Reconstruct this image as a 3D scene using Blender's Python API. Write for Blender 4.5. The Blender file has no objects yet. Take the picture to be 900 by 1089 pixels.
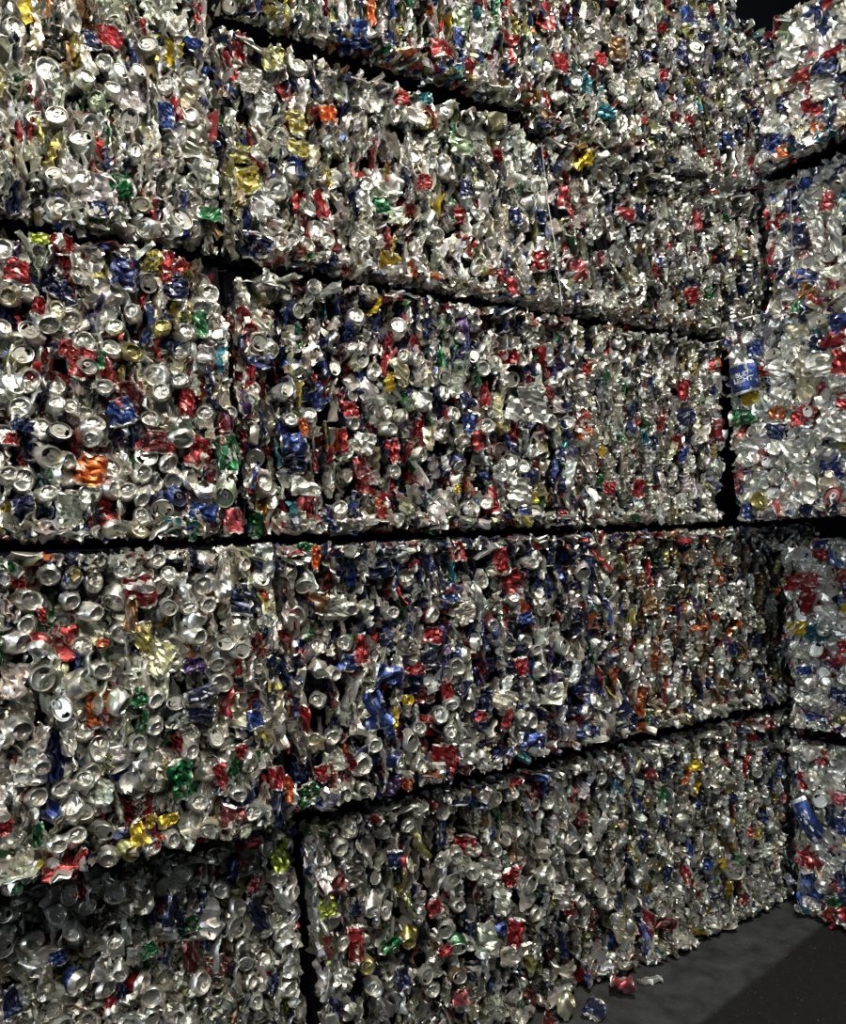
import bpy, math, random
import numpy as np
from mathutils import Matrix, Vector

R = random.Random(7)
NR = np.random.default_rng(7)
scene = bpy.context.scene
COL = scene.collection

# ------------------------------------------------------------------ camera
W, H, F = 900.0, 1089.0, 880.0
CAM_H = 1.60
yaw, pitch, roll = math.radians(33.5), math.radians(2.55), math.radians(2.6)
fw0 = np.array([math.sin(yaw), math.cos(yaw), 0.0])
rt0 = np.array([math.cos(yaw), -math.sin(yaw), 0.0])
up0 = np.array([0.0, 0.0, 1.0])
FWD = fw0 * math.cos(pitch) + up0 * math.sin(pitch)
up1 = up0 * math.cos(pitch) - fw0 * math.sin(pitch)
RGT = rt0 * math.cos(roll) - up1 * math.sin(roll)
UPV = up1 * math.cos(roll) + rt0 * math.sin(roll)


def ray(px, py):
    return FWD + RGT * ((px - W / 2) / F) - UPV * ((py - H / 2) / F)


_r = ray(850, 962)                       # where the last bale meets the floor: gives the distance to the wall of bales
CAM = np.array([0.0, _r[1] * CAM_H / _r[2], CAM_H])      # wall of bales stands on the plane y = 0


def on_y(px, py, y0):
    r = ray(px, py)
    return CAM + r * ((y0 - CAM[1]) / r[1])


def on_x(px, py, x0):
    r = ray(px, py)
    return CAM + r * ((x0 - CAM[0]) / r[0])


def on_z(px, py, z0):
    r = ray(px, py)
    return CAM + r * ((z0 - CAM[2]) / r[2])


def project(p):
    d = np.asarray(p) - CAM
    z = d @ FWD
    return W / 2 + F * (d @ RGT) / z, H / 2 - F * (d @ UPV) / z, z


cam_data = bpy.data.cameras.new('camera')
cam_data.sensor_fit = 'HORIZONTAL'
cam_data.sensor_width = 36.0
cam_data.lens = F / W * 36.0
cam_data.clip_start = 0.05
cam = bpy.data.objects.new('camera', cam_data)
COL.objects.link(cam)
cam.matrix_world = Matrix(((RGT[0], UPV[0], -FWD[0], CAM[0]), (RGT[1], UPV[1], -FWD[1], CAM[1]), (RGT[2], UPV[2], -FWD[2], CAM[2]), (0, 0, 0, 1)))
scene.camera = cam

# ------------------------------------------------------------------ world, lamps, exposure
scene.view_settings.view_transform = 'Standard'
scene.view_settings.look = 'None'
scene.view_settings.gamma = 1.0
scene.view_settings.use_curve_mapping = False
scene.view_settings.exposure = 0.03
world = bpy.data.worlds.new('warehouse_air')
world.use_nodes = True
world.node_tree.nodes['Background'].inputs[0].default_value = (0.75, 0.88, 1.0, 1)
world.node_tree.nodes['Background'].inputs[1].default_value = 0.04
scene.world = world


def area_lamp(name, loc, aim, size, power, color):
    d = bpy.data.lights.new(name, 'AREA')
    d.shape = 'DISK'
    d.size = size
    d.energy = power
    d.color = color
    o = bpy.data.objects.new(name, d)
    COL.objects.link(o)
    o.location = loc
    o.rotation_euler = (Vector(aim) - Vector(loc)).to_track_quat('-Z', 'Y').to_euler()
    return o


area_lamp('high_bay_lamp', (1.50, -2.15, 5.3), (1.4, 0.0, 2.0), 0.9, 205, (1.0, 0.955, 0.82))
# cool light from an unseen source down the hall, looking along the bales
area_lamp('unseen_cool_light', (-6.5, -2.2, 2.6), (3.2, -0.4, 1.6), 2.6, 250, (0.82, 0.93, 1.0))


def spot_lamp(name, loc, aim, angle, radius, power, color):
    d = bpy.data.lights.new(name, 'SPOT')
    d.spot_size = math.radians(angle)
    d.spot_blend = 0.9
    d.shadow_soft_size = radius
    d.energy = power
    d.color = color
    o = bpy.data.objects.new(name, d)
    COL.objects.link(o)
    o.location = loc
    o.rotation_euler = (Vector(aim) - Vector(loc)).to_track_quat('-Z', 'Y').to_euler()
    return o


spot_lamp('reflector_lamp', (-0.6, -3.2, 4.6), (0.3, 0.0, 2.3), 62, 0.45, 330, (1.0, 0.92, 0.75))

# ------------------------------------------------------------------ materials
ALU = (0.80, 0.79, 0.75)


def nodes_of(name):
    m = bpy.data.materials.new(name)
    m.use_nodes = True
    nt = m.node_tree
    return m, nt, nt.nodes['Principled BSDF']


def N(nt, kind, **kw):
    n = nt.nodes.new(kind)
    for k, v in kw.items():
        setattr(n, k, v)
    return n


def ramp(nt, src, a, b):
    r = N(nt, 'ShaderNodeMapRange')
    r.inputs['From Min'].default_value = a
    r.inputs['From Max'].default_value = b
    nt.links.new(src, r.inputs['Value'])
    return r.outputs['Result']


def mix(nt, fac, a, b):
    m = N(nt, 'ShaderNodeMix', data_type='RGBA')
    for sock, v in ((m.inputs[0], fac), (m.inputs[6], a), (m.inputs[7], b)):
        if hasattr(v, 'is_linked'):
            nt.links.new(v, sock)
        else:
            sock.default_value = v if isinstance(v, float) else (*v, 1)
    return m.outputs[2]


def noise(nt, vec, scale, detail=3.0):
    n = N(nt, 'ShaderNodeTexNoise')
    n.inputs['Scale'].default_value = scale
    n.inputs['Detail'].default_value = detail
    nt.links.new(vec, n.inputs['Vector'])
    return n.outputs['Fac']


def can_material(name, source, end):
    """printed or bare can metal; source 'object' reads the object's colour, 'point' the colour stored per can"""
    m, nt, b = nodes_of(name)
    tc = N(nt, 'ShaderNodeTexCoord')
    vec = tc.outputs['Object']
    if source == 'object':
        oi = N(nt, 'ShaderNodeObjectInfo')
        col, alpha = oi.outputs['Color'], oi.outputs['Alpha']
        add = N(nt, 'ShaderNodeVectorMath', operation='ADD')
        mul = N(nt, 'ShaderNodeMath', operation='MULTIPLY')
        mul.inputs[1].default_value = 37.0
        nt.links.new(oi.outputs['Random'], mul.inputs[0])
        nt.links.new(vec, add.inputs[0])
        nt.links.new(mul.outputs[0], add.inputs[1])
        vec = add.outputs[0]
    else:
        at = N(nt, 'ShaderNodeAttribute', attribute_name='can_colour')
        col, alpha = at.outputs['Color'], at.outputs['Alpha']
    grime = ramp(nt, noise(nt, vec, 22, 4), 0.35, 0.75)
    if end:
        base = mix(nt, alpha, ALU, col)
        b.inputs['Metallic'].default_value = 0.95
        b.inputs['Roughness'].default_value = 0.40
    else:
        sq = N(nt, 'ShaderNodeVectorMath', operation='MULTIPLY')
        sq.inputs[1].default_value = (1.0, 0.38, 1.0)
        nt.links.new(vec, sq.inputs[0])
        pr = ramp(nt, noise(nt, sq.outputs[0], 62, 3.0), 0.57, 0.66)
        k = N(nt, 'ShaderNodeMath', operation='MULTIPLY')
        k.inputs[1].default_value = 0.70
        nt.links.new(pr, k.inputs[0])
        base = mix(nt, k.outputs[0], col, (0.62, 0.61, 0.58))
        pr2 = ramp(nt, noise(nt, sq.outputs[0], 85, 2.0), 0.66, 0.74)
        base = mix(nt, pr2, base, (0.05, 0.05, 0.07))
        b.inputs['Metallic'].default_value = 0.72
        b.inputs['Roughness'].default_value = 0.38
    k2 = N(nt, 'ShaderNodeMath', operation='MULTIPLY')
    k2.inputs[1].default_value = 0.30
    nt.links.new(grime, k2.inputs[0])
    base = mix(nt, k2.outputs[0], base, (0.16, 0.15, 0.12))
    nt.links.new(base, b.inputs['Base Color'])
    bp = N(nt, 'ShaderNodeBump')
    bp.inputs['Strength'].default_value = 0.35 if not end else 0.15
    bp.inputs['Distance'].default_value = 0.003
    nt.links.new(noise(nt, vec, 90, 2), bp.inputs['Height'])
    nt.links.new(bp.outputs[0], b.inputs['Normal'])
    return m


M_PRINT = can_material('printed_can_metal', 'object', False)
M_END = can_material('bare_can_metal', 'object', True)
M_PRINT_P = can_material('printed_can_metal_packed', 'point', False)
M_END_P = can_material('bare_can_metal_packed', 'point', True)


def plain(name, color, rough=0.6, metallic=0.0, spec=0.5):
    m, nt, b = nodes_of(name)
    tc = N(nt, 'ShaderNodeTexCoord')
    f = noise(nt, tc.outputs['Object'], 14, 4)
    nt.links.new(mix(nt, f, tuple(c * 0.7 for c in color), tuple(c * 1.3 for c in color)), b.inputs['Base Color'])
    b.inputs['Roughness'].default_value = rough
    b.inputs['Specular IOR Level'].default_value = spec
    b.inputs['Metallic'].default_value = metallic
    return m


M_CORE = plain('shade_black_core_metal', (0.008, 0.008, 0.010), 0.9, 0.0, 0.0)  # near-black colour puts in the shade deep between the packed cans
M_WIRE = plain('galvanised_wire', (0.55, 0.55, 0.55), 0.4, 0.8)
M_INK = plain('white_ink', (0.75, 0.76, 0.80), 0.5)
M_WALL = plain('dark_blue_sheeting', (0.004, 0.007, 0.015), 0.95)


def floor_material():
    m, nt, b = nodes_of('worn_dark_concrete')
    g = N(nt, 'ShaderNodeNewGeometry')
    sep = N(nt, 'ShaderNodeSeparateXYZ')
    nt.links.new(g.outputs['Position'], sep.inputs[0])
    n1 = noise(nt, g.outputs['Position'], 2.2, 6)
    n2 = noise(nt, g.outputs['Position'], 30, 4)
    base = mix(nt, n2, (0.009, 0.009, 0.010), (0.020, 0.020, 0.021))
    # paler mottled strip painted along the bales, darker floor beyond
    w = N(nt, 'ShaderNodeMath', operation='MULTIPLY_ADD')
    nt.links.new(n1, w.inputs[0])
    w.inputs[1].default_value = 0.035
    sk = N(nt, 'ShaderNodeMath', operation='MULTIPLY_ADD')      # the strip edge runs slightly askew to the bales
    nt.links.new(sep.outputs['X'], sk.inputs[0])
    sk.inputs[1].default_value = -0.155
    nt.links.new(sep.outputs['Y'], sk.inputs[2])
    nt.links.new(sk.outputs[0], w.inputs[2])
    pale_strip = ramp(nt, w.outputs[0], -0.652, -0.625)
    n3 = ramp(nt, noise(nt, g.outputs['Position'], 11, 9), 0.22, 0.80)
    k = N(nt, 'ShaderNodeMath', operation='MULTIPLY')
    nt.links.new(pale_strip, k.inputs[0])
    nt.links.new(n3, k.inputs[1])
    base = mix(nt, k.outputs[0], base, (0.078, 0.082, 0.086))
    spk = ramp(nt, noise(nt, g.outputs['Position'], 120, 1), 0.74, 0.78)
    base = mix(nt, spk, base, (0.25, 0.25, 0.25))
    nt.links.new(base, b.inputs['Base Color'])
    b.inputs['Roughness'].default_value = 0.85
    b.inputs['Specular IOR Level'].default_value = 0.2
    bp = N(nt, 'ShaderNodeBump')
    bp.inputs['Strength'].default_value = 0.4
    bp.inputs['Distance'].default_value = 0.01
    nt.links.new(n2, bp.inputs['Height'])
    nt.links.new(bp.outputs[0], b.inputs['Normal'])
    return m


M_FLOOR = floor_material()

COLS = dict(
    silver=(0.72, 0.71, 0.67), white=(0.80, 0.79, 0.74), cream=(0.72, 0.68, 0.50), grey=(0.42, 0.42, 0.41), dull=(0.36, 0.34, 0.28),
    navy=(0.012, 0.022, 0.09), blue=(0.016, 0.048, 0.22), sky=(0.10, 0.20, 0.42), red=(0.34, 0.017, 0.025), maroon=(0.15, 0.018, 0.025),
    pink=(0.50, 0.10, 0.12), green=(0.012, 0.14, 0.05), sage=(0.33, 0.42, 0.28), lime=(0.42, 0.52, 0.05), teal=(0.02, 0.17, 0.22),
    yellow=(0.62, 0.45, 0.03), gold=(0.42, 0.36, 0.10), olive=(0.30, 0.29, 0.10), orange=(0.62, 0.14, 0.03), brown=(0.24, 0.13, 0.06),
    purple=(0.07, 0.03, 0.16), black=(0.02, 0.02, 0.025), tan=(0.5, 0.43, 0.30))

PALETTES = {
    'silver': dict(silver=44, white=12, cream=6, grey=9, dull=5, navy=5, blue=3, red=4, green=1.5, yellow=1, gold=1.5, black=3, orange=.7, brown=1),
    'mixed': dict(silver=34, white=9, cream=4, grey=8, dull=4, navy=12, blue=6, red=9, maroon=4, pink=2, green=2, yellow=1, gold=1, black=4, orange=1, purple=1.5, teal=1),
    'blue': dict(silver=34, white=7, cream=2, grey=8, navy=18, blue=9, red=6, maroon=4, purple=3, black=5, teal=1.5, green=1, orange=1),
    'bright': dict(silver=34, white=7, sage=5, grey=8, navy=8, blue=6, red=9, green=3, gold=4, yellow=2, olive=4, black=5, orange=2, brown=3, teal=2),
    'dim': dict(silver=30, white=3, grey=24, dull=16, sage=3, navy=8, blue=3, red=3, maroon=3, olive=4, black=8, brown=3, teal=1),
    'dull': dict(silver=36, white=4, grey=22, dull=15, olive=4, navy=5, blue=2, red=3, maroon=2, green=1.5, black=6, brown=3, lime=.7),
    'brown': dict(silver=36, white=6, grey=10, dull=6, brown=8, gold=3, tan=5, orange=3, navy=7, blue=2, red=4, purple=3, black=5, green=1),
    'pale': dict(silver=34, white=34, grey=4, cream=6, red=8, pink=4, blue=5, navy=5, teal=1.5, yellow=1, green=1, gold=1),
}
for k_, p_ in PALETTES.items():
    tot = sum(p_.values())
    PALETTES[k_] = (list(p_), [v / tot for v in p_.values()])


def pick_colour(pal):
    names, w = PALETTES[pal]
    c = COLS[R.choices(names, w)[0]]
    j = R.uniform(0.75, 1.15)
    return tuple(min(1, v * j * R.uniform(0.93, 1.07)) for v in c)


# ------------------------------------------------------------------ the bank of crushed can shapes
def tri(t):
    return 4 * np.abs((t % 1.0) - 0.5) - 1


def revolve(profile, n):
    """profile rows (radius, axial, is_end); returns verts, tris, end flag per tri"""
    V, T, E = [], [], []
    rings = []
    for r, z, e in profile:
        if r < 1e-6:
            rings.append([len(V)])
            V.append((0, 0, z))
        else:
            rings.append(list(range(len(V), len(V) + n)))
            for i in range(n):
                a = 2 * math.pi * i / n
                V.append((r * math.cos(a), r * math.sin(a), z))
    for k in range(len(rings) - 1):
        a, b = rings[k], rings[k + 1]
        e = profile[k][2] and profile[k + 1][2]
        for i in range(n):
            j = (i + 1) % n
            if len(a) == 1:
                T.append((a[0], b[i], b[j])); E.append(e)
            elif len(b) == 1:
                T.append((a[i], b[0], a[j])); E.append(e)
            else:
                T.append((a[i], b[i], b[j])); E.append(e)
                T.append((a[i], b[j], a[j])); E.append(e)
    return np.array(V, float), np.array(T, int), np.array(E, bool)


def crumple(p, amp, seed, dirs, axis, k=4, lo=14, hi=38):
    """triangle-wave creases running across the metal, pushed along one axis"""
    r = np.random.default_rng(seed)
    out = np.zeros(len(p))
    for _ in range(k):
        d = r.normal(size=3) * dirs
        d /= np.linalg.norm(d) + 1e-9
        out += tri(p @ d * r.uniform(lo, hi) + r.random()) * r.uniform(0.4, 1.0)
    p[:, axis] += out * amp / math.sqrt(k)
    return p


def centre_out(V):
    """centre in x and y, outermost point at z = 0"""
    V = V.copy()
    for a in (0, 1):
        V[:, a] -= (V[:, a].max() + V[:, a].min()) / 2
    V[:, 2] -= V[:, 2].max()
    return V


def make_bottom(seed, n=20, low=False):
    r = np.random.default_rng(seed)
    prof = [(0, -.0088, 1), (.010, -.0095, 1), (.0185, -.0115, 1), (.0218, -.0105, 1), (.0232, -.0010, 1), (.0246, 0, 1), (.0262, -.0018, 1), (.0300, -.0085, 1), (.0328, -.0165, 1),
            (.0325, -.0245, 0), (.0335, -.034, 0), (.030, -.046, 0)]
    if low:
        prof = [prof[i] for i in (0, 3, 5, 7, 8, 10)]
    V, T, E = revolve(prof, n)
    wgt = np.clip((-V[:, 2] - .010) / .03, 0, 1)
    # dent and oval
    V[:, 0] *= r.uniform(.72, 1.0)
    a = r.uniform(0, 6.28)
    V[:, 2] += .004 * r.random() ** 2 * tri((V[:, 0] * math.cos(a) + V[:, 1] * math.sin(a)) * r.uniform(5, 12) + r.random())
    rad = np.hypot(V[:, 0], V[:, 1]) + 1e-6
    ang = np.arctan2(V[:, 1], V[:, 0])
    f = 1 + wgt * (.16 * tri(ang / 6.28 * r.integers(3, 6) + r.random() + V[:, 2] * 9) + .10 * r.normal(size=len(V)))
    f *= 1 - .05 * np.cos(ang * 2 + r.uniform(0, 6)) - .03 * np.cos(ang * 3 + r.uniform(0, 6))
    V[:, 0] *= f
    V[:, 1] *= f
    V[:, :2] += (wgt * r.normal(0, .012))[:, None] * np.array([math.cos(a), math.sin(a)])
    t = r.normal(0, .25, 2)
    V[:, 2] += (V[:, 0] * t[0] + V[:, 1] * t[1]) * .5
    V[:, 2] += r.normal(0, .0008, len(V))
    return centre_out(V), T, E


def make_lid(seed, n=20, low=False):
    r = np.random.default_rng(seed)
    prof = [(0, -.0050, 1), (.012, -.0048, 1), (.0215, -.0045, 1), (.0228, -.0075, 1), (.0245, -.0070, 1), (.0262, -.0003, 1), (.0272, 0, 1), (.0280, -.0012, 1),
            (.0272, -.0040, 1), (.0300, -.0120, 0), (.0330, -.0200, 0), (.0335, -.031, 0), (.030, -.042, 0)]
    if low:
        prof = [prof[i] for i in (0, 2, 3, 6, 8, 10, 12)]
    V, T, E = revolve(prof, n)
    if not low:
        # pour opening: three of the panel's sectors are open
        ctr = V[T].mean(1)
        ang = np.arctan2(ctr[:, 1], ctr[:, 0])
        rad = np.hypot(ctr[:, 0], ctr[:, 1])
        keep = ~((rad > .011) & (rad < .0205) & (np.abs(ang - math.pi / 2) < .62))
        T, E = T[keep], E[keep]
    wgt = np.clip((-V[:, 2] - .008) / .025, 0, 1)
    V[:, 0] *= r.uniform(.72, 1.0)
    a = r.uniform(0, 6.28)
    V[:, 2] += .005 * r.random() * tri((V[:, 0] * math.cos(a) + V[:, 1] * math.sin(a)) * r.uniform(5, 11) + r.random())
    ang = np.arctan2(V[:, 1], V[:, 0])
    f = 1 + wgt * (.16 * tri(ang / 6.28 * r.integers(3, 6) + r.random() + V[:, 2] * 9) + .08 * r.normal(size=len(V)))
    V[:, 0] *= f
    V[:, 1] *= f
    V[:, :2] += (wgt * r.normal(0, .012))[:, None] * np.array([math.cos(a), math.sin(a)])
    return centre_out(V), T, E


FULL = [(0, .010, 1), (.020, .004, 1), (.0240, 0, 1), (.0300, .009, 1), (.0330, .017, 0), (.033, .028, 0), (.033, .039, 0), (.033, .050, 0), (.033, .061, 0),
        (.033, .072, 0), (.033, .083, 0), (.0330, .094, 0), (.0300, .103, 0), (.0270, .111, 1), (.0278, .115, 1), (.0255, .1148, 1), (.0230, .109, 1), (0, .110, 1)]


def make_side(seed, n=18, low=False, sliver=False):
    """a whole can flattened; side-on shows its printed wall, sliver shows it edge-on"""
    r = np.random.default_rng(seed)
    prof = FULL if not low else [FULL[i] for i in (0, 3, 4, 6, 8, 10, 12, 14, 17)]
    V, T, E = revolve(prof, n)
    V[:, 2] -= .0575
    flat = r.uniform(.16, .34) if not sliver else r.uniform(.10, .24)
    z = V[:, 2] / .0575
    pinch = 1 - .35 * np.exp(-((z - r.uniform(-.5, .5)) / .45) ** 2)
    V[:, 1] *= flat * pinch
    V[:, 0] *= 1.0 + .28 * (1 - flat) * pinch
    V[:, 2] *= r.uniform(.55, .95) if not sliver else r.uniform(.6, 1.05)
    V = crumple(V, .0125 if not sliver else .0075, seed + 1, np.array([.8, .1, 1.0]), 1, 6, 14, 52)
    V = crumple(V, .0070, seed + 2, np.array([.2, .3, 1.0]), 0, 3, 12, 30)
    V = crumple(V, .0050, seed + 3, np.array([1.0, .3, .2]), 2, 3, 9, 24)
    V[:, 0] *= 1 + r.uniform(-.35, .35) * V[:, 2] / .05
    b = r.uniform(-7, 7)
    V[:, 1] += b * V[:, 0] ** 2 + r.uniform(-4, 4) * V[:, 2] ** 2
    V += r.normal(0, .0009, V.shape)
    if sliver:
        V[:, 0] *= r.uniform(.45, .8)
        V = np.stack([V[:, 1], V[:, 2], V[:, 0]], 1)
        # even winding after the axis swap is irrelevant: metal is two sided
    else:
        V = np.stack([V[:, 0], V[:, 2], V[:, 1]], 1)
    return centre_out(V), T, E


def make_fold(seed, low=False):
    """torn can wall folded like a fan, creases running upright"""
    r = np.random.default_rng(seed)
    nu, nv = (7, 8) if not low else (5, 6)
    us = np.linspace(-.5, .5, nu)
    vs = np.linspace(-.5, .5, nv)
    w, l = r.uniform(.012, .032), r.uniform(.045, .10)
    zig = r.uniform(.005, .013)
    P = []
    for j, v in enumerate(vs):
        for i, u in enumerate(us):
            x = u * w * (1 + .4 * math.sin(v * 4 + seed)) + .006 * float(tri(np.array(v * 2.2 + seed * .37)))
            zz = (zig if i % 2 else -zig) * (1 - 1.2 * v * v) - abs(u) * .02
            P.append((x + r.normal(0, .0015), v * l + r.normal(0, .002), zz + .005 * float(tri(np.array(v * 2.7 + seed * .71 + u))) + r.normal(0, .0015)))
    T = []
    for j in range(nv - 1):
        for i in range(nu - 1):
            a = j * nu + i
            T += [(a, a + 1, a + nu + 1), (a, a + nu + 1, a + nu)] if (i + j) % 2 else [(a, a + 1, a + nu), (a + 1, a + nu + 1, a + nu)]
    return centre_out(np.array(P)), np.array(T), np.zeros(len(T), bool)


BANK = {}
for kind, fn, cnt in (('bottom', make_bottom, 16), ('lid', make_lid, 12), ('side', make_side, 22), ('sliver', lambda s, **k: make_side(s, sliver=True, **k), 22), ('fold', make_fold, 20)):
    BANK[kind] = [fn(1000 * len(BANK) + 31 * i + 5) for i in range(cnt)]
LOW = {}
for kind, fn, cnt in (('bottom', lambda s: make_bottom(s, 10, True), 10), ('lid', lambda s: make_lid(s, 10, True), 6), ('side', lambda s: make_side(s, 8, True), 24),
                      ('sliver', lambda s: make_side(s, 8, True, True), 30), ('fold', lambda s: make_fold(s, True), 30)):
    LOW[kind] = [fn(9000 + 1000 * len(LOW) + 17 * i) for i in range(cnt)]


def build_mesh(name, V, T, E, mats, colours=None, angle=38):
    me = bpy.data.meshes.new(name)
    me.vertices.add(len(V))
    me.vertices.foreach_set('co', np.asarray(V, np.float32).ravel())
    me.loops.add(len(T) * 3)
    me.loops.foreach_set('vertex_index', np.asarray(T, np.int32).ravel())
    me.polygons.add(len(T))
    me.polygons.foreach_set('loop_start', np.arange(0, len(T) * 3, 3, dtype=np.int32))
    for m in mats:
        me.materials.append(m)
    me.polygons.foreach_set('material_index', np.asarray(E, np.int32))
    if colours is not None:
        at = me.attributes.new('can_colour', 'FLOAT_COLOR', 'POINT')
        at.data.foreach_set('color', np.asarray(colours, np.float32).ravel())
    me.update(calc_edges=True)
    me.polygons.foreach_set('use_smooth', np.ones(len(T), bool))
    me.set_sharp_from_angle(angle=math.radians(angle))
    return me


MESH = {k: [build_mesh('crushed_can_' + k, V, T, E, (M_PRINT, M_END)) for V, T, E in v] for k, v in BANK.items()}
SIZE = {k: [(np.ptp(V[:, 0]), np.ptp(V[:, 1])) for V, T, E in v] for k, v in BANK.items()}


def make_tab():
    """pull tab: a long ring with a closed nose"""
    V, T = [], []
    n = 12
    for zz in (0, .0012):
        for k, s in ((0, 1.0), (1, .55)):
            for i in range(n):
                a = 2 * math.pi * i / n
                V.append((.0075 * s * math.cos(a), .0115 * s * math.sin(a) - (.002 if k else 0), zz))
    for i in range(n):
        j = (i + 1) % n
        for a, b in ((2, 3), (0, 2), (3, 1)):
            T += [(a * n + i, a * n + j, b * n + j), (a * n + i, b * n + j, b * n + i)]
    return build_mesh('pull_tab', np.array(V), np.array(T), np.ones(len(T), bool), (M_PRINT, M_END))


TAB = make_tab()


def frame(n, up, spin=0.0, tilt=(0.0, 0.0), scale=(1, 1, 1)):
    n = np.asarray(n, float)
    u = up - n * (up @ n)
    u /= np.linalg.norm(u)
    t = np.cross(u, n)
    n2 = n + t * tilt[0] + u * tilt[1]
    n2 /= np.linalg.norm(n2)
    u2 = u * math.cos(spin) + t * math.sin(spin)
    u2 -= n2 * (u2 @ n2)
    u2 /= np.linalg.norm(u2)
    t2 = np.cross(u2, n2)
    return np.stack([t2 * scale[0], u2 * scale[1], n2 * scale[2]], 1)


def link(name, me, parent=None, mat4=None):
    o = bpy.data.objects.new(name, me)
    COL.objects.link(o)
    if parent is not None:
        o.parent = parent
    if mat4 is not None:
        o.matrix_basis = mat4
    return o


def m4(rot, loc):
    m = Matrix([list(rot[0]) + [loc[0]], list(rot[1]) + [loc[1]], list(rot[2]) + [loc[2]], [0, 0, 0, 1]])
    return m


# ------------------------------------------------------------------ the setting
def slab(name, lo, hi, mat):
    lo, hi = np.array(lo, float), np.array(hi, float)
    V = [(x, y, z) for x in (lo[0], hi[0]) for y in (lo[1], hi[1]) for z in (lo[2], hi[2])]
    Fq = [(0, 1, 3, 2), (4, 6, 7, 5), (0, 4, 5, 1), (2, 3, 7, 6), (0, 2, 6, 4), (1, 5, 7, 3)]
    me = bpy.data.meshes.new(name)
    me.from_pydata(V, [], Fq)
    me.materials.append(mat)
    o = link(name, me)
    o['kind'] = 'structure'
    return o


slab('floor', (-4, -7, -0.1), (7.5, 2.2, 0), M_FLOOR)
slab('wall_back', (-4, 2.0, 0), (7.5, 2.2, 7.0), M_WALL)
slab('wall_right', (7.3, -7, 0), (7.5, 2.0, 7.0), M_WALL)

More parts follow.
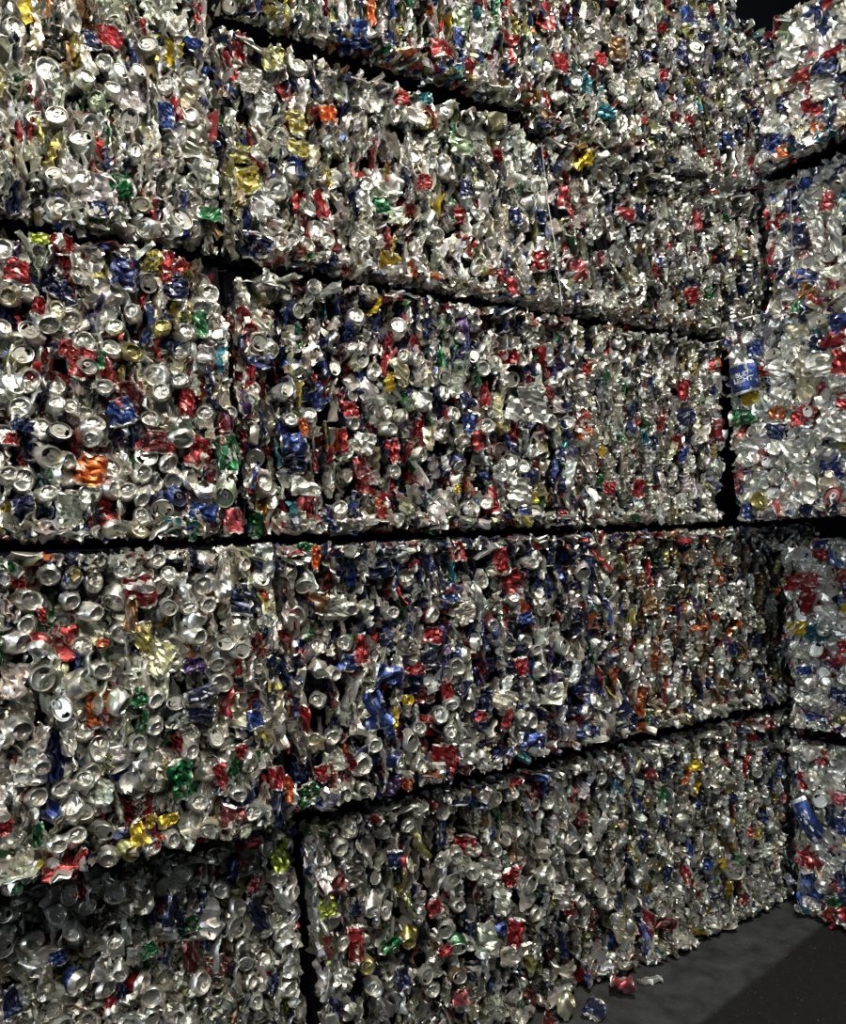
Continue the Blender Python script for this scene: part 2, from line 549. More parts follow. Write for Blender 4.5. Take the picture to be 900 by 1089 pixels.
# ------------------------------------------------------------------ landmark cans seen in the photograph: x y kind width height colour [spin]
# B bottom, L lid, S printed wall; sizes in photograph pixels, turned into metres on the face they lie in
LANDMARKS = """
116 37 S 20 25 red;178 17 B 20 20 -;97 42 S 14 20 navy;92 83 B 24 24 -;128 78 L 20 20 -;145 75 L 18 18 -;103 108 B 20 20 sage;121 95 B 20 20 -;178 125 S 14 28 blue;245 160 S 26 22 olive
257 190 S 30 30 gold;203 124 B 22 22 -;223 177 B 22 22 -;142 162 B 20 20 -;57 185 L 20 20 -;88 192 B 20 20 -;127 200 S 26 22 green;230 228 S 22 20 green;231 205 B 16 16 -;65 220 B 26 26 -
153 218 L 18 18 cream;105 222 S 15 20 navy;130 225 B 22 22 grey;142 262 B 24 24 -;128 275 B 20 20 -;93 280 S 32 40 silver;68 260 S 20 24 red;43 253 S 20 12 lime;160 278 S 24 20 gold
62 328 B 20 20 cream;9 315 B 20 20 tan;5 347 B 20 20 -;122 347 B 22 22 -;140 335 B 18 18 -;193 352 B 22 22 -;170 346 B 18 18 gold;213 345 S 14 28 green;185 308 S 24 22 navy;58 305 S 20 20 navy
18 288 S 24 26 red;40 325 S 12 20 red;178 275 S 12 26 red;208 48 S 16 16 blue;212 15 S 10 25 red;238 70 S 8 35 red;255 50 S 12 30 red;217 72 S 8 20 blue;287 55 S 18 28 olive;298 55 B 14 20 gold
279 23 L 26 26 -;321 28 B 20 24 -;342 40 B 18 18 -;375 40 S 30 30 blue;396 12 S 8 30 orange;470 50 S 18 22 red;485 40 S 8 25 blue;490 20 S 12 30 sage;580 15 S 16 35 red;595 65 S 12 25 red
580 67 B 12 22 -;316 130 S 16 28 gold;317 157 S 20 20 gold;348 120 S 16 22 orange;330 165 S 14 25 cream;453 128 B 15 20 olive;490 152 S 20 26 sage;423 92 B 16 14 cream;395 105 S 20 24 white
312 180 B 18 18 -;425 105 S 14 18 red;450 105 S 14 14 teal;340 215 S 12 35 red;450 195 S 12 16 red;408 218 S 16 18 green;497 200 S 12 20 navy;620 158 S 22 26 yellow;577 117 S 18 18 red;545 103 L 26 18 grey
345 257 B 20 20 -;386 262 B 18 18 -;311 253 B 20 20 -;395 310 B 14 20 -;545 305 S 8 22 red;600 210 S 10 25 red;645 118 S 14 16 teal;665 225 S 14 16 red;735 315 S 10 20 red;610 285 S 22 25 pink
658 50 S 12 25 brown;548 230 S 12 18 navy;700 240 B 14 16 -;640 62 S 8 20 red;726 55 S 8 26 navy;735 15 S 10 30 blue;740 50 L 18 20 -
837 33 S 22 26 sage;878 70 S 22 22 navy;862 112 S 16 26 red;820 155 S 22 20 blue;850 152 S 16 18 blue;833 172 S 14 16 orange;878 92 S 22 24 silver;812 115 S 22 14 navy;815 95 S 22 20 tan;850 80 S 20 12 red
880 148 S 18 12 teal;825 75 S 20 18 silver;855 30 S 20 34 silver;885 55 S 20 10 red;842 60 S 16 22 white;820 130 S 20 20 white;893 128 S 14 18 tan;795 10 S 16 12 grey;870 135 S 12 12 orange
842 213 S 14 30 navy;852 250 S 14 25 navy;868 250 S 14 35 silver;855 295 S 28 22 blue;862 308 S 20 18 brown;848 322 S 8 14 green;868 283 B 18 18 -;880 215 S 12 20 pink;890 250 S 12 40 grey
877 337 L 18 18 cream;892 345 S 24 22 blue;885 360 S 26 18 red;893 384 S 16 30 red;893 404 S 20 14 white;800 420 S 18 28 yellow;858 405 S 24 44 cream;823 347 B 18 18 -;797 357 B 18 18 -
779 358 B 18 18 -;822 375 L 18 18 -;825 440 S 14 16 orange;850 442 S 16 24 red;861 438 L 14 14 -;825 460 S 18 18 navy;814 487 S 18 20 red;818 490 L 12 12 -;788 483 S 24 26 white;790 507 B 20 16 -
795 550 S 12 18 blue;808 533 B 24 16 gold;840 545 B 22 20 -;862 550 S 22 18 navy;886 528 L 24 24 red;859 520 S 16 30 silver;813 504 B 14 14 -;829 395 S 22 24 silver;775 385 S 18 30 white;785 445 S 22 20 green
803 370 S 12 20 blue;890 455 S 26 26 silver;880 480 S 24 20 grey;845 480 S 24 24 white;830 425 S 20 16 silver;848 350 S 20 14 cream;870 365 S 14 20 navy;898 430 S 12 12 red;800 460 L 18 18 -
855 603 L 14 14 -;873 590 S 16 18 red;892 592 S 20 24 sky;843 618 S 26 20 red;862 645 S 18 26 red;841 668 S 20 16 yellow;886 625 L 18 22 -;856 728 B 18 16 -;851 741 B 16 16 -;882 725 L 14 14 -;897 688 S 10 14 red
857 713 S 14 8 blue;893 768 B 18 20 olive;870 765 S 22 10 blue;838 592 S 12 24 white;850 580 S 24 22 white;865 615 S 12 16 pink;850 690 S 22 20 silver;880 655 S 20 20 silver;895 745 S 12 12 navy;870 745 S 20 16 white
877 850 L 20 20 -;895 880 S 14 20 blue;855 910 S 20 26 red;860 942 S 18 28 blue;875 946 B 18 18 -;889 985 S 26 20 red;863 987 S 20 24 white;890 965 S 20 16 green;853 830 S 8 20 red
864 834 B 16 16 -;876 806 S 6 18 red;886 830 S 22 26 white;865 800 S 22 16 white;850 893 S 14 20 cream;893 850 S 14 14 pink;885 925 S 16 20 silver;896 935 S 10 20 navy
85 385 S 30 34 red;91 388 L 18 18 grey;141 373 B 22 22 gold;112 411 B 24 24 -;190 402 B 22 22 grey;106 382 S 12 20 green;70 370 S 14 18 red;57 430 B 22 22 -;75 432 B 20 20 -;198 430 S 14 32 red
217 444 B 24 24 -;265 423 B 18 18 -;251 441 B 18 18 -;170 417 B 22 22 -;242 448 S 16 22 red;213 480 S 24 34 red;243 483 S 22 40 green;180 470 S 14 24 red;797 402 X 28 38 -;863 873 X 24 50 -;212 738 X 36 16 -;165 470 S 26 24 maroon;96 468 B 24 24 -;74 490 B 20 20 -
97 500 S 30 34 orange;64 458 L 26 26 -;153 503 B 22 22 -;136 522 B 22 22 -;6 507 B 20 20 -;50 522 B 24 22 -;190 527 L 22 22 blue;282 510 B 28 28 -;155 530 B 20 20 -;150 550 B 20 20 -;47 572 B 24 24 -
148 570 B 20 18 cream;25 450 S 22 16 navy;12 467 S 14 14 red;58 502 S 14 18 green;25 535 S 22 16 navy;248 556 S 18 28 pink;206 565 S 14 22 green;215 545 S 30 20 blue;243 525 L 28 28 sage;185 560 S 18 20 teal
50 610 B 30 30 -;78 620 B 26 26 -;77 640 B 22 22 -;100 650 B 22 22 -;129 606 B 22 22 -;166 595 B 20 20 -;183 611 B 24 24 -;10 602 S 14 14 green;18 620 S 16 12 red;222 643 B 20 20 -;263 600 B 20 20 -
180 647 L 20 20 -;210 677 B 16 18 -;238 613 S 16 50 silver;140 655 S 16 40 brown;152 680 S 20 35 gold;20 685 B 28 26 -;34 665 B 20 20 -;255 690 L 16 16 -;232 710 L 18 18 -;207 708 S 26 18 purple
110 685 S 12 12 orange;45 655 S 10 18 red;283 650 S 20 30 silver;278 615 L 24 24 -;200 645 B 14 18 -
168 745 B 22 22 -;149 742 S 14 22 green;215 760 S 30 16 navy;147 790 B 20 20 -;166 772 B 22 22 -;230 783 L 22 22 -;203 795 B 20 22 -;22 776 B 28 24 grey;30 800 B 20 20 -;22 830 B 26 26 -;40 847 B 26 26 -
70 838 B 24 24 -;87 832 B 20 20 -;46 818 B 18 18 -;73 790 S 14 28 silver;150 830 S 30 40 silver -30;192 832 S 24 44 green;254 848 B 22 22 -;210 855 B 22 24 -;270 860 B 24 22 -;178 872 S 20 14 yellow
148 886 S 18 28 yellow;160 874 S 10 14 yellow;243 875 S 30 34 maroon;79 891 B 24 24 -;62 900 B 20 20 -;181 890 B 20 20 -;165 903 B 16 18 -;112 915 B 24 24 -;100 928 B 20 20 -;83 920 S 10 30 red -25
40 890 S 10 26 green;7 882 S 14 16 red;235 825 S 12 26 red;257 800 S 10 16 red;10 942 B 22 22 -;270 765 S 16 20 blue;137 905 B 20 18 olive;293 828 S 14 24 red
60 970 B 24 24 -;75 990 B 22 22 -;3 998 B 20 24 -;236 950 B 18 18 -;145 955 S 28 40 dull;255 988 L 24 26 -;123 1005 B 18 18 -;127 1035 B 18 18 -;203 1020 S 16 40 maroon;230 1030 S 18 22 maroon;180 970 S 12 35 navy
60 1020 S 16 16 blue;12 1065 S 16 30 navy;270 1045 B 18 18 -;272 1065 B 18 18 -;297 915 S 14 30 lime;270 940 S 12 20 maroon;275 975 S 12 40 navy;158 1010 S 16 16 green;110 1030 S 20 26 grey;48 1045 S 16 34 dull
307 445 B 18 18 -;312 470 S 26 22 blue;386 472 S 20 22 silver;379 448 B 14 14 -;413 457 B 14 18 -;413 437 B 16 14 -;447 382 B 20 20 -;430 380 B 14 14 -;419 480 S 12 26 red;373 435 S 14 18 red;337 568 B 18 18 -
425 557 B 14 14 -;446 553 B 14 14 -;420 500 B 14 14 -;325 520 S 28 20 white;500 430 S 14 14 navy;499 450 S 14 22 blue;570 480 B 14 14 -;557 495 B 14 16 -;570 430 S 22 40 grey;548 435 S 14 24 silver
552 525 S 22 30 silver;558 547 S 12 14 blue;527 530 S 10 30 red;403 535 S 8 12 orange;516 533 B 12 18 -;486 520 S 6 10 yellow;383 495 S 14 24 maroon;322 455 S 8 20 orange;336 490 S 8 24 maroon;380 370 S 18 14 silver
322 585 S 14 18 green;335 592 S 10 28 orange;392 643 B 16 16 -;415 654 B 16 18 -;367 682 B 18 20 -;487 586 S 14 22 red;513 615 B 20 22 -;563 597 B 12 20 -;405 605 S 26 20 navy;455 595 S 14 28 navy;531 597 S 12 28 red
342 642 S 20 24 brown;383 690 S 14 32 red;370 705 S 16 18 blue;524 665 B 12 14 -;545 636 B 12 14 -;557 657 S 14 14 blue;440 712 S 20 12 red;357 715 B 14 16 -;570 693 B 14 16 -;555 710 S 12 20 red;415 720 S 28 24 blue
339 744 B 18 20 -;402 755 S 26 46 blue;433 745 S 10 10 yellow;420 765 S 8 24 yellow;446 775 B 15 18 -;480 752 B 14 20 -;478 778 B 16 16 -;568 770 B 16 18 -;554 765 B 12 16 -;568 790 S 22 22 blue;475 812 S 22 36 red
448 812 B 18 18 -;511 808 B 14 20 -;497 805 S 16 24 silver;390 842 B 18 20 -;369 850 B 14 16 -;400 793 B 16 20 -;433 832 S 12 16 orange 20;325 765 S 10 30 red;335 790 B 12 18 cream;350 850 S 26 22 silver;343 822 S 14 18 red
306 840 S 12 30 orange;533 803 S 22 12 navy;355 785 B 16 22 -;512 762 S 10 12 red;540 765 S 8 24 red;475 735 S 10 24 red;592 735 B 12 18 -
362 900 B 22 22 -;371 883 B 18 20 -;435 880 B 16 16 -;445 862 B 16 16 -;510 838 S 16 24 blue;527 850 B 16 20 -;545 843 B 12 18 -;547 830 S 12 10 red;484 912 B 18 20 -;469 915 B 14 18 -;480 938 L 20 18 -
505 930 B 12 20 -;526 905 B 12 16 -;522 930 S 22 28 silver;543 935 S 16 22 red;345 945 S 30 26 maroon;420 915 S 14 18 navy;348 965 S 16 20 lime;405 870 S 8 10 green;380 1005 S 16 36 red;415 1005 S 22 14 green
437 1000 B 18 22 gold;475 990 L 20 18 -;365 1003 B 16 18 -;388 1030 B 18 16 gold;366 1045 S 18 24 white;497 1003 B 14 18 -;453 1035 L 16 20 -;487 1038 L 20 20 -;395 1050 B 20 22 -;548 993 S 14 28 red;473 1010 S 16 12 red
427 1040 S 12 24 navy;490 1060 S 14 18 pink;412 970 B 14 18 -;548 1060 L 16 18 -;530 990 S 16 16 blue;307 1055 B 22 24 -;310 1025 S 16 24 silver;463 965 S 14 18 red;360 1060 S 16 30 grey;357 1075 S 12 30 navy
620 460 S 12 14 orange;640 480 S 6 12 yellow;727 415 S 10 24 red;730 442 S 16 16 navy;678 520 S 10 22 red;657 570 S 12 8 navy;628 565 B 14 14 -;690 640 S 10 25 brown;745 668 S 16 6 orange;743 468 B 12 14 -;648 520 S 10 16 red
640 685 B 10 14 -;685 465 S 8 16 teal;700 400 S 8 22 white;620 395 S 10 20 red;690 765 S 8 20 green;680 755 S 8 18 orange;734 767 B 12 14 gold;665 778 S 16 12 navy;697 805 B 14 16 -;708 800 B 14 18 -;643 806 B 14 18 -
737 814 S 16 11 yellow;680 805 S 14 20 maroon;640 830 B 14 16 -;750 830 L 16 16 -;690 825 S 12 14 maroon;705 970 B 12 16 -;618 957 B 14 16 -;647 960 B 14 16 -;707 985 S 18 18 maroon;765 953 S 12 8 navy;790 957 S 10 12 maroon
783 925 L 14 26 -;672 985 S 16 30 cream;752 918 S 10 12 blue;815 765 S 14 12 pink;800 775 S 8 24 red;617 870 S 14 14 maroon;620 925 S 14 20 dull;705 845 S 6 20 green;672 900 S 8 22 navy;665 835 S 8 16 teal
"""
LM = []
for tok in LANDMARKS.replace('\n', ';').split(';'):
    f = tok.split()
    if f:
        LM.append((float(f[0]), float(f[1]), f[2], float(f[3]), float(f[4]), f[5], math.radians(float(f[6])) if len(f) > 6 else None))
# open pockets where a can has dropped out: x y radius
HOLES = [(240, 277, 20), (232, 268, 12), (247, 292, 13), (354, 450, 9), (343, 448, 6), (652, 252, 11), (648, 262, 8), (600, 222, 8), (605, 190, 7), (308, 812, 8), (310, 845, 9), (342, 1045, 9), (270, 545, 8), (262, 565, 9), (20, 240, 9), (565, 145, 8)]


def inside(poly, x, y):
    s = None
    for i in range(4):
        x0, y0 = poly[i]
        x1, y1 = poly[(i + 1) % 4]
        c = (x1 - x0) * (y - y0) - (y1 - y0) * (x - x0)
        if abs(c) < 1e-9:
            continue
        if s is None:
            s = c > 0
        elif s != (c > 0):
            return False
    return True


# ------------------------------------------------------------------ bales
MAX_CANS = 296
SLIVER_MIX = {'ends': (('bottom', 30), ('lid', 8), ('side', 13), ('sliver', 31), ('fold', 18)),
              'even': (('bottom', 15), ('lid', 5), ('side', 11), ('sliver', 44), ('fold', 25)),
              'edges': (('bottom', 6), ('lid', 2), ('side', 8), ('sliver', 54), ('fold', 30)),
              'flats': (('bottom', 14), ('lid', 18), ('side', 66), ('sliver', 1), ('fold', 1))}
STUFF_MIX = {'ends': (('bottom', 5), ('lid', 2), ('side', 22), ('sliver', 40), ('fold', 31)),
             'even': (('bottom', 3), ('lid', 2), ('side', 10), ('sliver', 45), ('fold', 33)),
             'edges': (('bottom', 2), ('lid', 1), ('side', 10), ('sliver', 50), ('fold', 37)),
             'flats': (('bottom', 6), ('lid', 6), ('side', 74), ('sliver', 6), ('fold', 8))}
CLOSED = []                     # photograph outlines of the faces already built in front


def choose(mixture):
    return R.choices([k for k, _ in mixture], [w for _, w in mixture])[0]


def bale(corners, normal, depth, label, pal, style, group, size=1.0, wires=()):
    """corners: four 3D points of the front face (bottom-left, bottom-right, top-right, top-left as seen from the front)"""
    C = [np.asarray(c, float) for c in corners]
    n = np.asarray(normal, float)
    up = np.array([0, 0, 1.0])
    base = (C[0] + C[1]) / 2 - n * depth / 2
    base[2] = min(C[0][2], C[1][2])
    root = bpy.data.objects.new('can_bale', None)
    root.empty_display_size = 0.2
    root.location = base
    COL.objects.link(root)
    root['label'], root['category'], root['group'] = label, 'bale', group
    wid = (np.linalg.norm(C[1] - C[0]) + np.linalg.norm(C[2] - C[3])) / 2
    hei = (np.linalg.norm(C[3] - C[0]) + np.linalg.norm(C[2] - C[1])) / 2
    poly = [project(c)[:2] for c in C]
    lump = R.uniform(0, 9)

    def surf(u, v):
        p = C[0] * (1 - u) * (1 - v) + C[1] * u * (1 - v) + C[2] * u * v + C[3] * (1 - u) * v
        du, dv = min(u, 1 - u) * wid, min(v, 1 - v) * hei
        rr = .055
        q = 0.0
        tx = tz = 0.0
        for d, sgn, ax in ((du, -1 if u < .5 else 1, 0), (dv, -1 if v < .5 else 1, 1)):
            if d < rr:
                s = 1 - d / rr
                q += .014 * (1 - math.sqrt(max(0, 1 - s * s * .96)))
                if ax == 0:
                    tx += sgn * .45 * s
                else:
                    tz += sgn * .45 * s
        q += .012 * (math.sin(u * 7 + lump) * math.sin(v * 6 + lump * 2)) + .006 * math.sin(u * 19 + v * 13 + lump)
        return p - n * q, (tx, tz)

    def spot(kind):
        """a place on the face far enough from its edges for the can to end flush with them"""
        mu = {'bottom': .018, 'lid': .018, 'side': .020}.get(kind, .010) * size / wid
        mv = {'bottom': .018, 'lid': .018, 'side': .024}.get(kind, .024) * size / hei
        if style == 'flats':
            mu = .030 / wid
        return R.uniform(mu, 1 - mu), R.uniform(mv, 1 - mv)

    wavy = .011 if style != 'flats' else .0
    planes = []
    for i in range(4):
        a_, b_ = C[i], C[(i + 1) % 4]
        m_ = np.cross((b_ - a_) / np.linalg.norm(b_ - a_), n)
        if m_ @ (sum(C) / 4 - a_) > 0:
            m_ = -m_
        planes.append((a_, m_))

    def flush(V, p):
        """the press leaves nothing standing out past the bale's sides: slide the can in until it is flush"""
        p = np.array(p, float)
        for _ in range(2):
            for a_, m_ in planes:
                ex = (V @ m_).max() + (p - a_) @ m_
                t_ = p[2] if abs(m_[2]) < .5 else p[0] + p[1]
                side_ = 1 if m_.sum() > 0 else -1            # neighbours share one wavy seam
                wave = wavy * side_ * (math.sin(t_ * 23 + 1.3) * .6 + math.sin(t_ * 51 + .4) * .4)
                lim = wave - .001 - R.random() ** 2 * .008
                if ex > lim:
                    p -= m_ * (ex - lim)
        return p

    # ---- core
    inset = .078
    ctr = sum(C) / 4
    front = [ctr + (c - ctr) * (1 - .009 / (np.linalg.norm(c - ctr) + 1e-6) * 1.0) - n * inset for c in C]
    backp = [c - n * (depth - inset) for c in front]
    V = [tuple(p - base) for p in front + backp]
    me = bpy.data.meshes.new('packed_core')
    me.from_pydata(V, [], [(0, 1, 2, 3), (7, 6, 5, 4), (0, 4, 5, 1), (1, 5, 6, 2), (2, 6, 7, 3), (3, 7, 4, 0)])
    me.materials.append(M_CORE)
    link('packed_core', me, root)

    spots = []                                      # (point, clear radius)

    def put(kind, idx, p, rot, col, endpaint=0.0):
        p = flush(BANK[kind][idx][0] @ rot.T, p)
        o = link('crushed_can', MESH[kind][idx], root, m4(rot, p - base))
        o.color = (*col, endpaint)
        if kind == 'lid':
            b = link('pull_tab', TAB, o, m4(np.eye(3), (0, -.002, -.0042)))
            b.color = (*COLS['silver'], 1.0)
        return o

    count = 0
    # ---- cans one can point to in the photograph
    for lm in list(LM):
        x, y, k, w, h, cn, spin = lm
        if any(inside(q, x, y) for q in CLOSED) or not inside(poly, x, y):
            continue
        LM.remove(lm)
        r = ray(x, y)
        tt = ((C[0] - CAM) @ n) / (r @ n)
        p = CAM + r * tt
        zdep = (p - CAM) @ FWD
        view = -r / np.linalg.norm(r)
        cosv = max(.4, view @ n)
        hm, wm = h * zdep / F, w * zdep / F / cosv
        if k == 'X':                                # kept clear for a lettered can
            spots.append((p, .5 * max(wm, hm)))
            continue
        kind = {'B': 'bottom', 'L': 'lid', 'S': 'side'}[k]
        idx = R.randrange(len(MESH[kind]))
        bx, by = SIZE[kind][idx]
        tangent = np.cross(up, n)
        lean = (view @ tangent) * .45
        if k in 'BL':
            s = max(h * zdep / F, w * zdep / F) / max(bx, by)
            s = min(1.35, max(.7, s)) * 1.06
            sc = (s, s, s)
            sp = R.uniform(-3, 3)
            tl = (lean + R.gauss(0, .18), R.gauss(0, .18))
        else:
            sx, sy = wm / bx * 1.12, hm / by * 1.12
            if hm < wm * .8:
                sx, sy = hm / bx * 1.12, wm / by * 1.12
                sp = math.pi / 2 + R.gauss(0, .15)
            else:
                sp = R.gauss(0, .15)
            if spin is not None:
                sp = -spin
            sc = (sx, sy, min(1.3, max(.6, (sx + sy) / 2)))
            tl = (lean * .8 + R.gauss(0, .1), R.gauss(0, .12))
        rot = frame(n, up, sp, tl, sc)
        col = COLS[cn] if cn != '-' else (COLS['silver'] if R.random() < .6 else pick_colour(pal))
        fl = R.uniform(.92, 1.05)
        o = put(kind, idx, p + n * R.uniform(.004, .016), rot, tuple(c * fl for c in col), 0.0 if (cn == '-' or k == 'S') else .85)
        if cn not in ('-', 'silver', 'white', 'grey', 'dull', 'black'):
            o['label'] = {'navy': 'dark blue', 'gold': 'gold-coloured', 'sage': 'pale green', 'maroon': 'dark red', 'lime': 'yellow-green', 'sky': 'light blue'}.get(cn, cn) + ' crushed can'
        spots.append((p, .5 * max(wm, hm) * .82))
        count += 1
    holes = []
    for (x, y, rad) in HOLES:
        if n[1] < -.5 or inside(poly, x, y):
            r = ray(x, y)
            p = CAM + r * (((C[0] - CAM) @ n) / (r @ n))
            holes.append((p, rad * ((p - CAM) @ FWD) / F))
    # ---- the other cans that show on the face
    pts = np.array([s[0] for s in spots] or [[99, 99, 99]])
    rad = np.array([s[1] for s in spots] or [0.0])
    hp = np.array([h[0] for h in holes] or [[99, 99, 99]])
    hr = np.array([h[1] for h in holes] or [0.0])
    tries = 0
    sep = .030 * size
    while count < MAX_CANS and tries < 6000:
        tries += 1
        if tries % 1500 == 0:
            sep *= .85
        kind = choose(SLIVER_MIX[style])
        u, v = spot(kind)
        p, tl = surf(u, v)
        x, y, zz = project(p)
        if not (-25 < x < 925 and -25 < y < 1114) or any(inside(q, x, y) for q in CLOSED):
            continue
        clear = {'bottom': .030, 'lid': .028, 'side': .030, 'sliver': .014, 'fold': .016}[kind] * size
        d = np.linalg.norm(pts - p, axis=1)
        if (d < np.maximum(rad * .8 + clear * .55, sep * .9)).any() or (np.linalg.norm(hp - p, axis=1) < hr * 1.1 + clear * .8).any():
            continue
        idx = R.randrange(len(MESH[kind]))
        s = R.uniform(.82, 1.1) * size
        if kind in ('bottom', 'lid'):
            rot = frame(n, up, R.uniform(-3.1, 3.1), (tl[0] + R.gauss(0, .35), tl[1] + R.gauss(0, .3)), (s, s, s))
            off = R.uniform(-.024, .008)
        else:
            sp = R.gauss(0, .24) if style != 'flats' else R.uniform(-1.6, 1.6)
            rot = frame(n, up, sp, (tl[0] + R.gauss(0, .28), tl[1] + R.gauss(0, .22)), (s * R.uniform(.8, 1.1), s * R.uniform(.75, 1.05), s))
            off = R.uniform(-.028, .008)
        put(kind, idx, p + n * off, rot, pick_colour(pal), 0.0 if R.random() < .93 else .6)
        pts = np.vstack([pts, p])
        rad = np.append(rad, clear)
        count += 1
    # ---- the rest, too many and too small to pick apart
    VV, TT, EE, CC = [], [], [], []
    nv = 0

    def add(kind, p, rot, col):
        nonlocal nv
        V, T, E = LOW[kind][R.randrange(len(LOW[kind]))]
        V = V @ rot.T
        VV.append(V + (flush(V, p) - base))
        TT.append(T + nv)
        EE.append(E)
        CC.append(np.tile(np.array([*col, 0.0]), (len(V), 1)))
        nv += len(V)

    want = int(wid * hei * 820 / size ** 2)
    for _ in range(want):
        kind = choose(STUFF_MIX[style])
        u, v = spot(kind)
        p, tl = surf(u, v)
        if (np.linalg.norm(hp - p, axis=1) < hr + .018).any():
            continue
        s = R.uniform(.75, 1.1) * size
        sp = R.gauss(0, .35) if style != 'flats' else R.uniform(-1.6, 1.6)
        rot = frame(n, up, sp, (tl[0] + R.gauss(0, .35), tl[1] + R.gauss(0, .25)), (s * R.uniform(.8, 1.15), s * R.uniform(.7, 1.05), s))
        add(kind, p - n * R.uniform(.020, .050), rot, pick_colour(pal))
    for i in range(4):
        a, b = C[i], C[(i + 1) % 4]
        e = b - a
        L = np.linalg.norm(e)
        m = np.cross(e / L, n)
        if m @ (ctr - a) > 0:
            m = -m
        for _ in range(int(L * 250)):
            t, w = R.random(), R.random() ** 1.5 * .24
            p = a + e * t - n * (w + .012) - m * R.uniform(.012, .03)
            if (np.linalg.norm(hp - p, axis=1) < hr + .06).any():
                continue
            rot = frame(m, n if abs(m[2]) > .5 else up, R.gauss(0, .5), (R.gauss(0, .3), R.gauss(0, .3)), (1, 1, .6))
            add(choose(STUFF_MIX['even']), p, rot, pick_colour(pal))
    me = build_mesh('packed_scrap', np.concatenate(VV), np.concatenate(TT), np.concatenate(EE), (M_PRINT_P, M_END_P), np.concatenate(CC))
    o = link('packed_scrap', me, root)
    o['kind'] = 'stuff'
    # ---- tie wires
    for pts2 in wires:
        q3 = []
        for (x, y) in pts2:
            r = ray(x, y)
            q3.append(CAM + r * (((C[0] + n * .02 - CAM) @ n) / (r @ n)) - base)
        wv, wf = [], []
        side = np.cross(up, n)
        for i, q in enumerate(q3):
            for a in range(6):
                wv.append(tuple(q + .0015 * (side * math.cos(a * math.pi / 3) + n * math.sin(a * math.pi / 3))))
            if i:
                wf += [(6 * i - 6 + a, 6 * i - 6 + (a + 1) % 6, 6 * i + (a + 1) % 6, 6 * i + a) for a in range(6)]
        me = bpy.data.meshes.new('tie_wire')
        me.from_pydata(wv, [], wf)
        me.materials.append(M_WIRE)
        link('tie_wire', me, root)
    CLOSED.append(poly)
    return root, base, C, n


ROWS = {1: (.003, .822), 2: (.858, 1.638), 3: (1.650, 2.436), 4: (2.444, 3.108), 5: (3.136, 4.05)}


def wall_bale(row, x0, x1, y0, label, pal, style, size=1.0, wires=(), slant=(0, 0), depth=1.0, z=None):
    """x0, x1: the ends of the front face at mid height; slant: how far each end leans sideways from bottom to top"""
    z0, z1 = z or ROWS[row]
    s0, s1 = slant[0] / 2, slant[1] / 2
    c = [(x0 - s0, y0, z0), (x1 - s1, y0, z0), (x1 + s1, y0, z1), (x0 + s0, y0, z1)]
    return bale(c, (0, -1, 0), depth, label, pal, style, 'bales stacked in the long wall', size, wires)


def stack_bale(x0, y1, z0, z1, label, pal, size=1.12, wires=(), lean=0.0, reach=1.05, depth=1.1):
    """bale whose showing face looks along the wall (-x), from y1 towards the viewer"""
    c = [(x0, y1, z0), (x0, y1 - reach, z0), (x0, y1 - reach, z1), (x0, y1 - lean, z1)]
    return bale(c, (-1, 0, 0), depth, label, pal, 'flats', 'bales stacked across the end', size, wires)


# the cross stack at the far end stands nearest the viewer there, so its outlines are taken first
B_LOW = stack_bale(3.19, -.05, .005, .735, 'floor-level bale of the end stack, flattened white and blue cans facing out', 'pale')
stack_bale(3.18, -.08, .785, 1.575, 'end-stack bale second from the floor, many red and white flattened cans', 'pale')
B_JUT = stack_bale(2.965, -.036, 1.645, 2.495, 'end-stack bale jutting over a dark gap, blue lettered can on it', 'pale', lean=-.006)
stack_bale(3.30, -.03, 2.525, 3.145, 'low end-stack bale with navy cans and a pale wire, under the topmost', 'pale', wires=[((841, 203), (842, 250), (846, 300))])
stack_bale(3.22, -.04, 3.165, 3.80, 'topmost end-stack bale with slanted upper edge and pale flattened cans', 'pale', lean=.16)

wall_bale(1, -.35, 1.035, .10, 'dull floor-level bale nearest the viewer, shaded under the overhanging bale above', 'dull', 'ends', slant=(0, -.04))
wall_bale(1, 1.043, 2.345, .05, 'dull grey floor-level bale behind the loose cans on the floor', 'dull', 'even', slant=(-.04, -.03))
wall_bale(1, 2.353, 3.62, .03, 'floor-level bale next to the end stack, small yellow can near its top', 'silver', 'edges', .86, slant=(-.03, 0))
B_SIL = wall_bale(2, -.35, .945, -.05, 'silver second-row bale with many round can bottoms, green and yellow cans', 'silver', 'ends', 1.05, slant=(0, -.05))
wall_bale(2, .953, 2.216, .0, 'blue-flecked second-row bale with an upright red can on its lower edge', 'blue', 'even', slant=(-.05, -.05))
wall_bale(2, 2.224, 3.62, .0, 'brownish second-row bale half in shadow beside the end stack', 'brown', 'edges', .86, slant=(-.05, 0))
wall_bale(3, -.35, .845, .0, 'third-row bale at the near end, red, orange and green cans among round bottoms', 'mixed', 'ends', 1.05, slant=(0, -.02))
wall_bale(3, .853, 2.153, .02, 'long third-row bale flecked red and navy, with a dark hole near its middle', 'mixed', 'even', slant=(-.02, -.03))
wall_bale(3, 2.161, 3.015, .03, 'short third-row bale of fine upright slivers before the dark gap', 'silver', 'edges', .86, slant=(-.03, .10))
wall_bale(4, -.35, .81, -.02, 'bright silver fourth-row bale at the near end, olive and gold cans at its edge', 'silver', 'even', 1.05, slant=(0, -.02), z=(2.444, 3.19))
wall_bale(4, .818, 2.083, .0, 'pale fourth-row bale with gold and sage green cans, under the sloping dark gap', 'silver', 'even',
          wires=[((576, 152), (582, 210), (592, 270), (598, 325))], slant=(-.02, -.06))
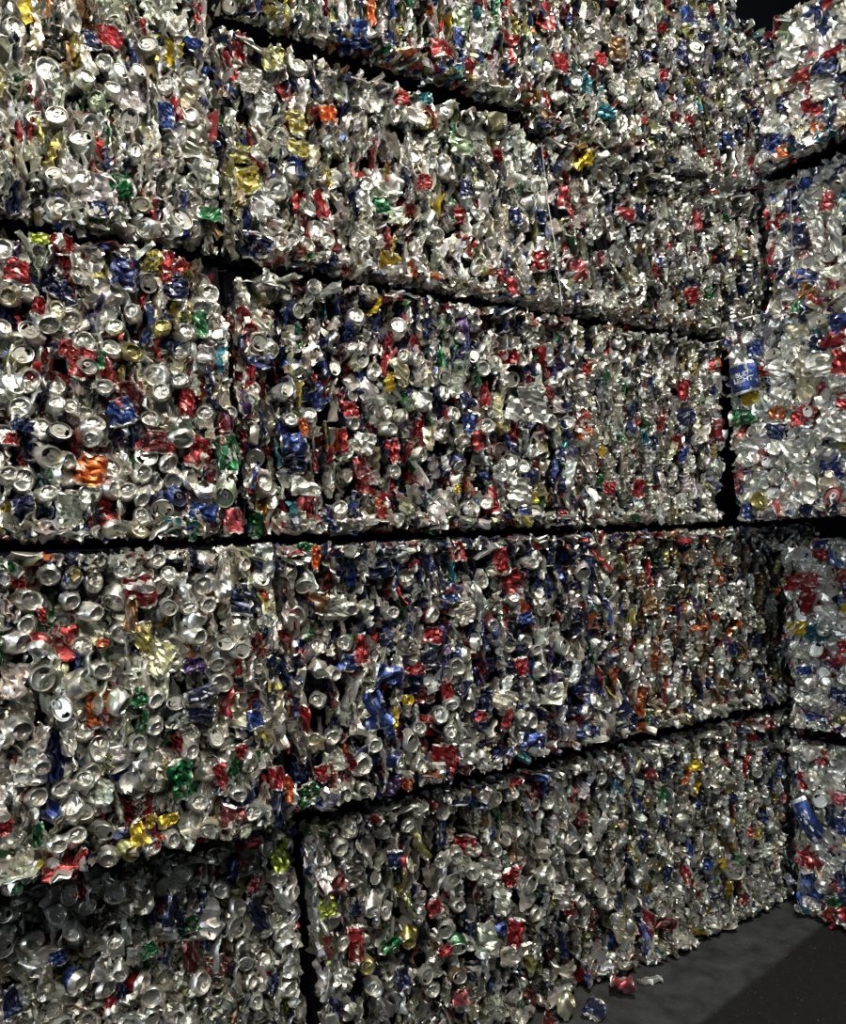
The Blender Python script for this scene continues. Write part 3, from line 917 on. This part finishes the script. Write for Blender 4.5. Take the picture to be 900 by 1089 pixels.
wall_bale(4, 2.091, 3.80, .01, 'fourth-row bale by the end stack with a yellow can at its upper corner', 'dull', 'edges', .86, slant=(-.06, 0))
wall_bale(5, .825, 2.00, -.05, 'topmost row bale above the sloping gap, red, blue and orange streaks', 'bright', 'edges', .95, slant=(0, 0))
wall_bale(5, 2.008, 3.34, .0, 'dim topmost row bale of narrow grey slivers beside the end stack', 'dim', 'edges', .88, slant=(0, -.18), z=(3.113, 4.05))
wall_bale(5, 3.46, 4.45, .26, 'blue-tinted shaded topmost bale in the corner behind the end stack', 'blue', 'flats', z=(3.12, 4.20))

# ------------------------------------------------------------------ cans with printing one can see
def dent(x, y):
    return -5 * x * x - 2.0 * y * y + .0022 * float(tri(np.array(x * 14 + y * 31 + .2))) + .0016 * float(tri(np.array(y * 47 - x * 22)))


def panel_mesh(w, h):
    """a can pressed flat, its printed wall gently dented"""
    nu, nv = 9, 13
    V, T, E = [], [], []
    for s_ in (1, 0):
        for j in range(nv):
            for i in range(nu):
                y = (j / (nv - 1) - .5) * h
                taper = 1 - .16 * max(0, abs(y) / h * 2 - .72) / .28
                x = (i / (nu - 1) - .5) * w * taper
                edge = max(abs(i / (nu - 1) - .5) * 2 - .8, 0) * .02
                V.append((x, y + .0012 * math.sin(i * 2.3), dent(x, y) - (edge if s_ else .016 - edge)))
    m = nu * nv
    for s_ in (0, 1):
        for j in range(nv - 1):
            for i in range(nu - 1):
                a = s_ * m + j * nu + i
                T += [(a, a + 1, a + nu + 1), (a, a + nu + 1, a + nu)]
                E += [j in (0, nv - 2)] * 2
    rim = [i for i in range(nu)] + [j * nu + nu - 1 for j in range(1, nv)] + [(nv - 1) * nu + i for i in range(nu - 2, -1, -1)] + [j * nu for j in range(nv - 2, 0, -1)]
    for k in range(len(rim)):
        a, b = rim[k], rim[(k + 1) % len(rim)]
        T += [(a, b, b + m), (a, b + m, a + m)]
        E += [False, False]
    return build_mesh('flattened_can', np.array(V), np.array(T), np.array(E, bool), (M_PRINT, M_END))


def text_mesh(body, size):
    cu = bpy.data.curves.new('printed_lettering', 'FONT')
    cu.body = body
    cu.size = size
    cu.align_x = 'CENTER'
    cu.align_y = 'CENTER'
    cu.space_line = .82
    cu.offset = size * .018
    tmp = bpy.data.objects.new('printed_lettering', cu)
    COL.objects.link(tmp)
    bpy.context.view_layer.update()
    me = bpy.data.meshes.new_from_object(tmp)
    bpy.data.objects.remove(tmp)
    for v in me.vertices:
        v.co.z = dent(v.co.x, v.co.y) + .0022
    me.materials.clear()
    me.materials.append(M_INK)
    return me


def mark_mesh(strips):
    V, Fq = [], []
    for x0, y0, x1, y1, th in strips:
        d = Vector((x1 - x0, y1 - y0)).normalized()
        ox, oy = -d.y * th / 2, d.x * th / 2
        k = len(V)
        for t in (0, .25, .5, .75, 1):
            x, y = x0 + (x1 - x0) * t, y0 + (y1 - y0) * t
            for sg in (1, -1):
                V.append((x + sg * ox, y + sg * oy, dent(x + sg * ox, y + sg * oy) + .0022))
        Fq += [(k + 2 * i, k + 2 * i + 1, k + 2 * i + 3, k + 2 * i + 2) for i in range(4)]
    me = bpy.data.meshes.new('printed_mark')
    me.from_pydata(V, [], Fq)
    me.materials.append(M_INK)
    return me


def panel_can(info, px, py, w, h, spin, col, child_name, child_mesh, label, tilt=(0, 0), out=.022):
    root, base, C, n = info
    r = ray(px, py)
    p = CAM + r * (((C[0] - CAM) @ n) / (r @ n))
    view = -r / np.linalg.norm(r)
    rot = frame(n, np.array([0, 0, 1.0]), spin, (tilt[0] + .6 * float(view @ np.cross(np.array([0, 0, 1.0]), n)), tilt[1]))
    o = link('crushed_can', panel_mesh(w, h), root, m4(rot, p - base + n * out))
    o.color = (*COLS[col], 0)
    o['label'] = label
    c = link(child_name, child_mesh, o)
    return o


panel_can(B_JUT, 797, 402, .108, .128, -.14, 'blue', 'printed_lettering', text_mesh('BUD\nLIGHT', .027), 'flat blue can with white lettering', out=.044)
panel_can(B_LOW, 864, 872, .078, .185, -.50, 'blue', 'printed_mark', mark_mesh([(-.004, .018, -.004, -.008, .008), (.001, -.016, .003, -.040, .008), (-.012, -.062, -.012, -.082, .016), (-.022, .03, -.02, .012, .004)]), 'long flat blue can with white marks', out=.034)
panel_can(B_SIL, 212, 737, .036, .088, math.pi / 2 - .25, 'navy', 'printed_mark', mark_mesh([(.004, -.03, .008, -.012, .006), (.010, -.006, .008, .012, .006), (.002, .014, .008, .026, .005), (-.006, .004, .0, .012, .004)]), 'dark navy flattened can with pale printing')

# ------------------------------------------------------------------ loose cans on the floor
def floor_can(px, py, kind, idx, col, rot, label, scale=(1, 1, 1), endpaint=0.0):
    p = on_z(px, py, .0)
    o = link('crushed_can', MESH[kind][idx])
    o.color = (*COLS[col], endpaint)
    V = BANK[kind][idx][0] * np.array(scale)
    M = Matrix.LocRotScale(None, rot, None).to_3x3()
    z = min((M @ Vector(v)).z for v in V)
    o.matrix_basis = Matrix.LocRotScale(Vector((p[0], p[1], -z + .0005)), rot, Vector(scale))
    o['label'], o['category'], o['group'] = label, 'can', 'loose cans on the floor'
    return o


from mathutils import Euler
floor_can(666, 1056, 'side', 3, 'pink', Euler((.35, .25, .9)).to_quaternion(), 'loose crushed red can lying alone on the dark floor', (1.35, 1.25, 1.5))
floor_can(691, 1046, 'fold', 4, 'silver', Euler((.1, .1, -2.15)).to_quaternion(), 'thin flat silver scrap of a can, farthest out on the floor', (.9, 1.6, .5))
floor_can(611, 1088, 'bottom', 5, 'cream', Euler((1.0, 0, .5)).to_quaternion(), 'loose pale can showing a yellowish round end, beside the bale', (1.1, 1.1, 1.1), .8)
floor_can(634, 1080, 'side', 9, 'navy', Euler((.1, .2, -1.0)).to_quaternion(), 'flattened blue can lying beside the pale round-ended one', (1.0, 1.1, .8))
floor_can(586, 1094, 'side', 12, 'maroon', Euler((.2, -.3, .6)).to_quaternion(), 'small dark red and silver crushed can at the foot of the bale', (.7, .6, .8))
